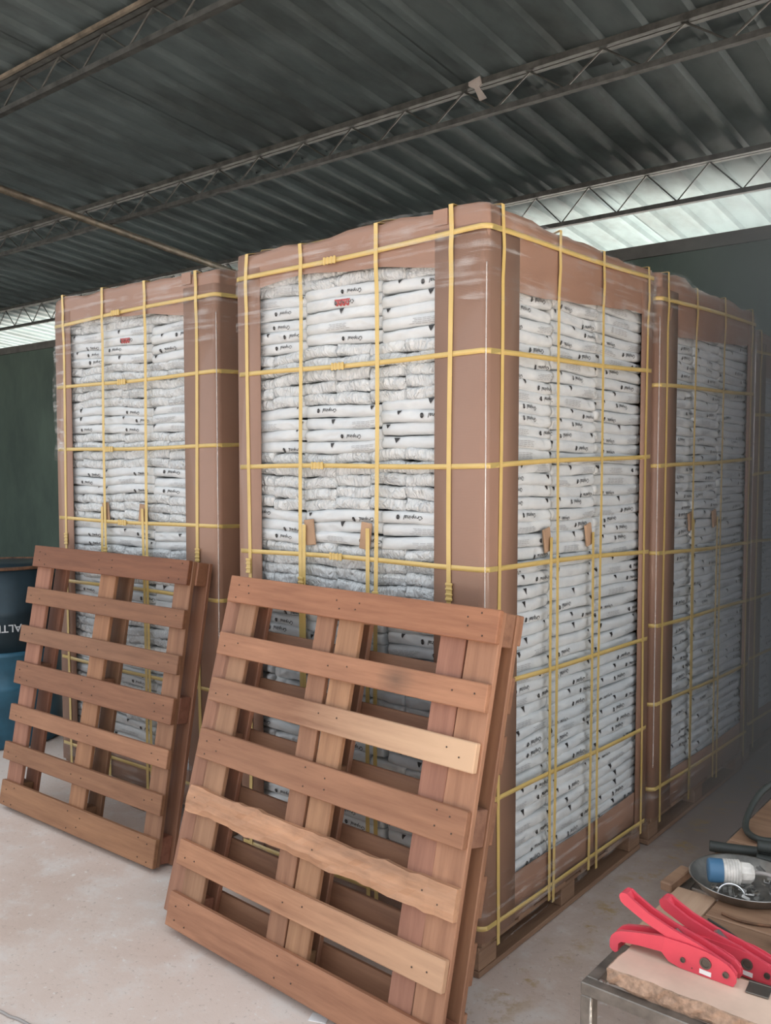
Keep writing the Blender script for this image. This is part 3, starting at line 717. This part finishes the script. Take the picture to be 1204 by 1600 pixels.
# two red strap tensioners
def tensioner(loc, label, drop=0.0, lever_rot=0.0):
    """profile drawn in x,z; front plate at y = 0, back plate at y = D"""
    D = .040
    e = empty('strap_tensioner', loc, label, 'tensioner', 'red strapping tensioners on the steel table')
    ox, oz = .72, .496
    S_ = lambda pts: [(x-ox, z-oz) for x, z in pts]
    plate = S_([(.700, .516), (.706, .510), (.714, .502), (.738, .4965), (.760, .4962), (.790, .4962), (.842, .4965), (.8475, .506), (.8475, .516), (.843, .525), (.829, .536), (.810, .5425), (.789, .547), (.75, .549), (.707, .548)])
    for nm, y0 in (('side_plate', 0), ('side_plate', D-.003)):
        bm = bmesh.new(); prism(bm, plate, y0, y0+.003); fin(nm, bm, 'red_paint', e)
    bm = bmesh.new()                                                    # fixed lower handle with its curled end
    grip = S_([(.5935, .482), (.600, .480), (.606, .484), (.6065, .500), (.613, .5065), (.653, .5125), (.700, .516), (.712, .518), (.712, .548), (.700, .548), (.66, .540), (.635, .535), (.612, .529), (.600, .523), (.591, .513), (.588, .503), (.588, .488)])
    prism(bm, grip, .0005, .0095); prism(bm, grip, D-.0095, D-.0005); fin('fixed_handle', bm, 'red_paint', e)
    bm = bmesh.new(); prism(bm, S_([(.590, .483), (.604, .483), (.604, .503), (.613, .511), (.653, .5175), (.705, .523), (.705, .530), (.65, .525), (.611, .518), (.597, .510), (.590, .500)]), .009, D-.009); fin('handle_web', bm, 'red_paint', e)
    lv = empty('lever'); lv.parent = e; lv.location = (.835-ox, 0, .520-oz); lv.rotation_euler = (0, lever_rot, 0)
    T_ = lambda pts: [(x-.835, z-.520) for x, z in pts]
    low = [(.606, .600), (.609, .591), (.617, .585), (.661, .564), (.707, .548), (.76, .535), (.815, .512), (.835, .505)]
    up = [(.846, .512), (.846, .522), (.835, .533), (.77, .555), (.715, .568), (.668, .584), (.632, .603), (.622, .610), (.612, .610), (.607, .606)]
    web = T_(low[:7]+[(.815, .520), (.76, .543), (.707, .556), (.661, .572), (.620, .593), (.612, .603), (.607, .606)])
    for y0, y1 in ((.0045, .0115), (D-.0115, D-.0045)):
        bm = bmesh.new(); prism(bm, T_(low+up), y0, y1); fin('lever_rail', bm, 'red_paint', lv)
    bm = bmesh.new(); prism(bm, web, .0115, D-.0115); fin('lever_web', bm, 'red_paint', lv)
    bm = bmesh.new(); prism(bm, T_([(.608, .604), (.610, .593), (.617, .588), (.630, .594), (.622, .6085), (.612, .609)]), .0075, D-.0075); fin('lever_tip', bm, 'red_paint', lv)
    # pivots: dark bores with a steel rim
    for px, pz, pr in ((.789, .5245, .0112), (.744, .5155, .0052), (.828, .5155, .0062)):
        bm = bmesh.new(); rot = Matrix.Rotation(PI/2, 4, 'X')
        lathe(bm, [(pr, 0), (pr, .003), (pr*.72, .003), (pr*.66, .0008), (.0001, .0008)], 20, (px-ox, -.0002, pz-oz), rot); fin('pivot_bush', bm, 'dark_steel', e, False)
    bm = bmesh.new(); lathe(bm, [(.0012, 0), (.0012, .0012)], 8, (.762-ox, 0, .505-oz), Matrix.Rotation(PI/2, 4, 'X')); fin('rivet', bm, 'dark_steel', e)
    bm = bmesh.new(); add_box(bm, (.7885-ox, -.0008, .5055-oz), (.023, .0012, .009), Matrix.Rotation(.05, 3, 'Y')); fin('white_sticker', bm, 'white_sticker', e)
    bm = bmesh.new(); prism(bm, S_([(.712, .548), (.728, .546), (.736, .535), (.742, .548), (.722, .562), (.714, .558)]), .013, D-.013); fin('gripper_blade', bm, 'steel', e)
    bm = bmesh.new(); add_box(bm, (.815-ox, D/2, .515-oz), (.03, .02, .022), None, .003); fin('feed_wheel_block', bm, 'dark_steel', e)
    return e
tensioner((.72, -.42, .4965), 'front red strap tensioner with handles spread, on the pale rough board')
t2 = tensioner((.772, -.330, .4735), 'rear red strap tensioner, its lever held lower, behind the front one', lever_rot=-.05)
t2.location.z = .4745; t2.rotation_euler[2] = -.03
# foot plates sticking out to the right of the front tensioner
bm = bmesh.new(); add_box(bm, (0, 0, .002), (.042, .040, .003), None, .001); add_box(bm, (0, .017, .004), (.042, .006, .006), None, .001); o = fin('steel_buckle_plate', bm, 'dark_steel'); o.location = (.884, -.402, .4965); o.rotation_euler[2] = .1
tag(o, 'dark square steel plate lying right of the front red tensioner', 'plate')

# metal dish with strap clips, ring and plug
dish = (.715, .056, TZ+.0125)
bm = bmesh.new(); lathe(bm, [(.0001, .002), (.085, .002), (.105, .008), (.123, .030), (.128, .031), (.128, .029), (.124, .0275), (.107, .004), (.087, 0), (.0001, 0)], 48)
o = fin('metal_dish', bm, 'steel', None, True); o.location = dish; tag(o, 'shallow round metal dish full of strap clips on the table', 'dish')
rc = random.Random(5)
def clip_mesh(kind):
    bm = bmesh.new()
    if kind == 0: tube(bm, [(-.010, -.006, 0), (.010, -.006, 0), (.010, .006, 0), (-.010, .006, 0)], .0014, 6, True); tube(bm, [(0, -.006, 0), (0, .006, 0)], .0013, 6)
    elif kind == 1:
        add_box(bm, (0, 0, 0), (.020, .013, .0012)); add_box(bm, (0, .006, .003), (.020, .0012, .006)); add_box(bm, (0, -.006, .003), (.020, .0012, .006))
    else: lathe(bm, [(.0085, 0), (.0085, .004), (.005, .004), (.005, 0)], 14)
    me = bpy.data.meshes.new('strap_clip'); bm.to_mesh(me); bm.free(); me.materials.append(M['steel']); return me
CM = [clip_mesh(0), clip_mesh(1), clip_mesh(2)]
for k in range(46):
    a = rc.uniform(0, 2*PI); r_ = .092*math.sqrt(rc.random()); o = link('strap_clip', CM[k % 3], ()); o.location = (dish[0]+r_*math.cos(a), dish[1]+r_*math.sin(a), dish[2]+.009+.00035*k)
    o.rotation_euler = (rc.uniform(-.5, .5), rc.uniform(-.5, .5), rc.uniform(0, 6)); tag(o, 'small grey steel strap clip lying loose in the metal dish', 'clip', 'strap clips in the metal dish')
bm = bmesh.new(); n = 28; tube(bm, [(.030*math.cos(PI*k/n), 0, .030*math.sin(PI*k/n)) for k in range(n+1)], .0026, 8)
o = fin('wire_hoop', bm, 'chrome', None, True); o.location = (.712, -.031, dish[2]+.0135); o.rotation_euler = (0, 0, .29); tag(o, 'bright chrome wire hoop standing as an arch in the metal dish before the plug', 'hoop')
# industrial plug lying across the dish
pl = empty('industrial_plug', (.660, -.022, .5315), 'blue and white industrial plug lying across the metal dish', 'plug')
pl.rotation_euler = (0, 0, math.radians(28))
RX = Matrix.Rotation(PI/2, 4, 'Y')
bm = bmesh.new(); lathe(bm, [(.0001, -.006), (.0255, -.006), (.0275, -.002), (.0275, .026), (.0262, .028)], 28, (0, 0, 0), RX); fin('blue_collar', bm, 'blue_plastic', pl, True)
prof = [(.0265, .026)]
for k in range(6): prof += [(.0285, .029+k*.0062), (.0285, .0325+k*.0062), (.0268, .034+k*.0062)]
prof += [(.025, .066)]
bm = bmesh.new(); lathe(bm, prof, 28, (0, 0, 0), RX); fin('ribbed_body', bm, 'white_plastic', pl, True)
bm = bmesh.new(); lathe(bm, [(.0235, .066), (.0245, .070), (.0235, .088), (.017, .096), (.011, .098), (.011, .092), (.0001, .09)], 10, (0, 0, 0), RX); fin('gland_nut', bm, 'white_plastic', pl)
bm = bmesh.new(); tube(bm, smooth_path([(.090, 0, 0), (.12, -.002, .002), (.17, -.02, -.006), (.26, -.05, -.02), (.36, -.10, -.04), (.45, -.13, -.046)]), .005, 8); fin('cable', bm, 'grey_plastic', pl, True)
# black hoses in a loose heap
def hose(pts, r_, lab, closed=False):
    bm = bmesh.new(); tube(bm, smooth_path(pts, 8), r_, 10); o = fin('rubber_hose', bm, 'black_rubber', None, True); tag(o, lab, 'hose', 'black hoses on the table'); return o
Z = TZ+.0125
hose([(1.15, .50, Z+.02), (.90, .56, Z+.10), (.72, .62, Z+.13), (.62, .55, Z+.085), (.605, .42, Z+.022), (.66, .345, Z+.013), (.76, .40, Z+.011), (.95, .47, Z+.011)], .009, 'thin black hose rising in a wide loop at the far end of the table')
hose([(.575, .215, Z+.0145), (.64, .235, Z+.0145), (.75, .275, Z+.0155), (.9, .30, Z+.018), (1.2, .33, Z+.02)], .014, 'thick black hose lying straight just behind the plug')
hose([(.70, .206, Z+.017), (.76, .205, Z+.017), (.85, .19, Z+.018), (1.0, .22, Z+.018), (1.3, .22, Z+.018)], .017, 'thickest black hose, nearest the plug')
hose([(.70, .205, Z+.052), (.80, .235, Z+.05), (.95, .255, Z+.05), (1.2, .27, Z+.05)], .015, 'black hose lying on top of the other hoses')
# small loose things
def chunk(name, c, s, m, lab, cat, seed):
    bm = bmesh.new(); bmesh.ops.create_icosphere(bm, subdivisions=3, radius=.5)
    for vv in bm.verts: vv.co *= 1+.35*noise.noise(vv.co*3+Vector((seed, 0, 0)))
    bmesh.ops.scale(bm, vec=s, verts=bm.verts); zmin = min(v_.co.z for v_ in bm.verts); bmesh.ops.translate(bm, vec=(0, 0, -zmin), verts=bm.verts)
    o = fin(name, bm, m); o.location = c; tag(o, lab, cat); return o
bm = bmesh.new(); add_box(bm, (0, 0, .012), (.03, .10, .024), Matrix.Rotation(.1, 3, 'X'), .003); o = fin('wood_offcut', bm, 'old_wood'); o.location = (.570, -.005, TZ+.004); o.rotation_euler[2] = -.15; tag(o, 'dark wooden offcut on the table edge left of the metal dish', 'wood')
chunk('rag', (.80, .50, Z), (.10, .06, .05), 'grey_plastic', 'crumpled grey rag inside the hose loop', 'rag', 4)
chunk('foam_lump', (.80, .60, Z), (.06, .06, .05), 'white_plastic', 'small white lump at the right edge beside the hose loop', 'lump', 6)
bm = bmesh.new(); tube(bm, smooth_path([(.715, -.105, Z+.003), (.76, -.115, Z+.004), (.81, -.10, Z+.004), (.87, -.06, Z+.003)]), .003, 6); o = fin('rusty_wire', bm, 'rust', None, True); tag(o, 'rusty wire lying in front of the metal dish', 'wire')
bm = bmesh.new(); tube(bm, smooth_path([(.70, -.15, Z+.003), (.75, -.175, Z+.003), (.80, -.205, Z+.003)]), .0022, 6); o = fin('black_wire', bm, 'black_rubber', None, True); tag(o, 'short black wire behind the rear red tensioner', 'wire')
bm = bmesh.new(); add_box(bm, (0, 0, .009), (.05, .03, .018), None, .003); add_box(bm, (0, .0, .019), (.03, .018, .004), None, .001); o = fin('clear_clamp', bm, 'grey_plastic'); o.location = (.868, -.165, Z); o.rotation_euler[2] = .5
tag(o, 'small grey plastic clamp at the right edge behind the rear tensioner', 'clamp')
# pale bucket-like item on the floor at the right edge
bm = bmesh.new(); lathe(bm, [(.07, 0), (.085, .02), (.10, .34), (.108, .345), (.108, .36), (.10, .365), (.04, .40), (.035, .43), (.0001, .43)], 24); o = fin('plastic_can', bm, 'grey_plastic', None, True); o.location = (.50, 1.92, 0)
tag(o, 'pale grey plastic can on the floor at the right edge', 'can')
# thin cord on the floor at the lower left corner
bm = bmesh.new(); tube(bm, smooth_path([(-1.15, -1.02, .004), (-1.038, -.98, .004), (-.941, -.957, .004), (-.898, -.952, .004), (-.870, -.944, .004), (-.824, -.938, .004), (-.706, -.925, .004), (-.6, -.95, .004)]), .004, 6); o = fin('cord', bm, 'grey_plastic', None, True)
tag(o, 'thin bluish grey cord on the floor at the lower left corner', 'cord')
# torn white paper under the near pallet
bm = bmesh.new(); add_box(bm, (0, 0, .001), (.05, .035, .002)); o = fin('paper_scrap', bm, 'white_sticker'); o.location = (-.245, -.425, 0); o.rotation_euler[2] = .4
tag(o, 'scrap of white paper on the floor under the near pallet', 'paper')

# pale haze volume added in the right aisle to veil what lies behind
t = NT('haze_veil'); t.t.nodes.remove(t.b); vs = t.n('VolumeScatter', i_Anisotropy=.1); vs.inputs['Color'].default_value = (.93, .94, .87, 1)
sp = t.n('SeparateXYZ'); t.l(t.coord(kind='Generated'), sp.inputs[0])
ed = t.math('MULTIPLY', t.math('MULTIPLY', sp.outputs[1], 7.0, True), t.math('MULTIPLY', t.math('SUBTRACT', 1.0, sp.outputs[2]), 3.0, True))
t.l(t.math('MULTIPLY', ed, .52), vs.inputs['Density']); t.l(vs.outputs[0], t.out.inputs['Volume']); M['haze'] = t.m
o = box('haze_veil', (1.03, 2.48, 1.55), (1.92, 3.26, 3.0), 'haze'); o['kind'] = 'stuff'; tag(o, 'pale haze added in the aisle right of the loads', 'haze')
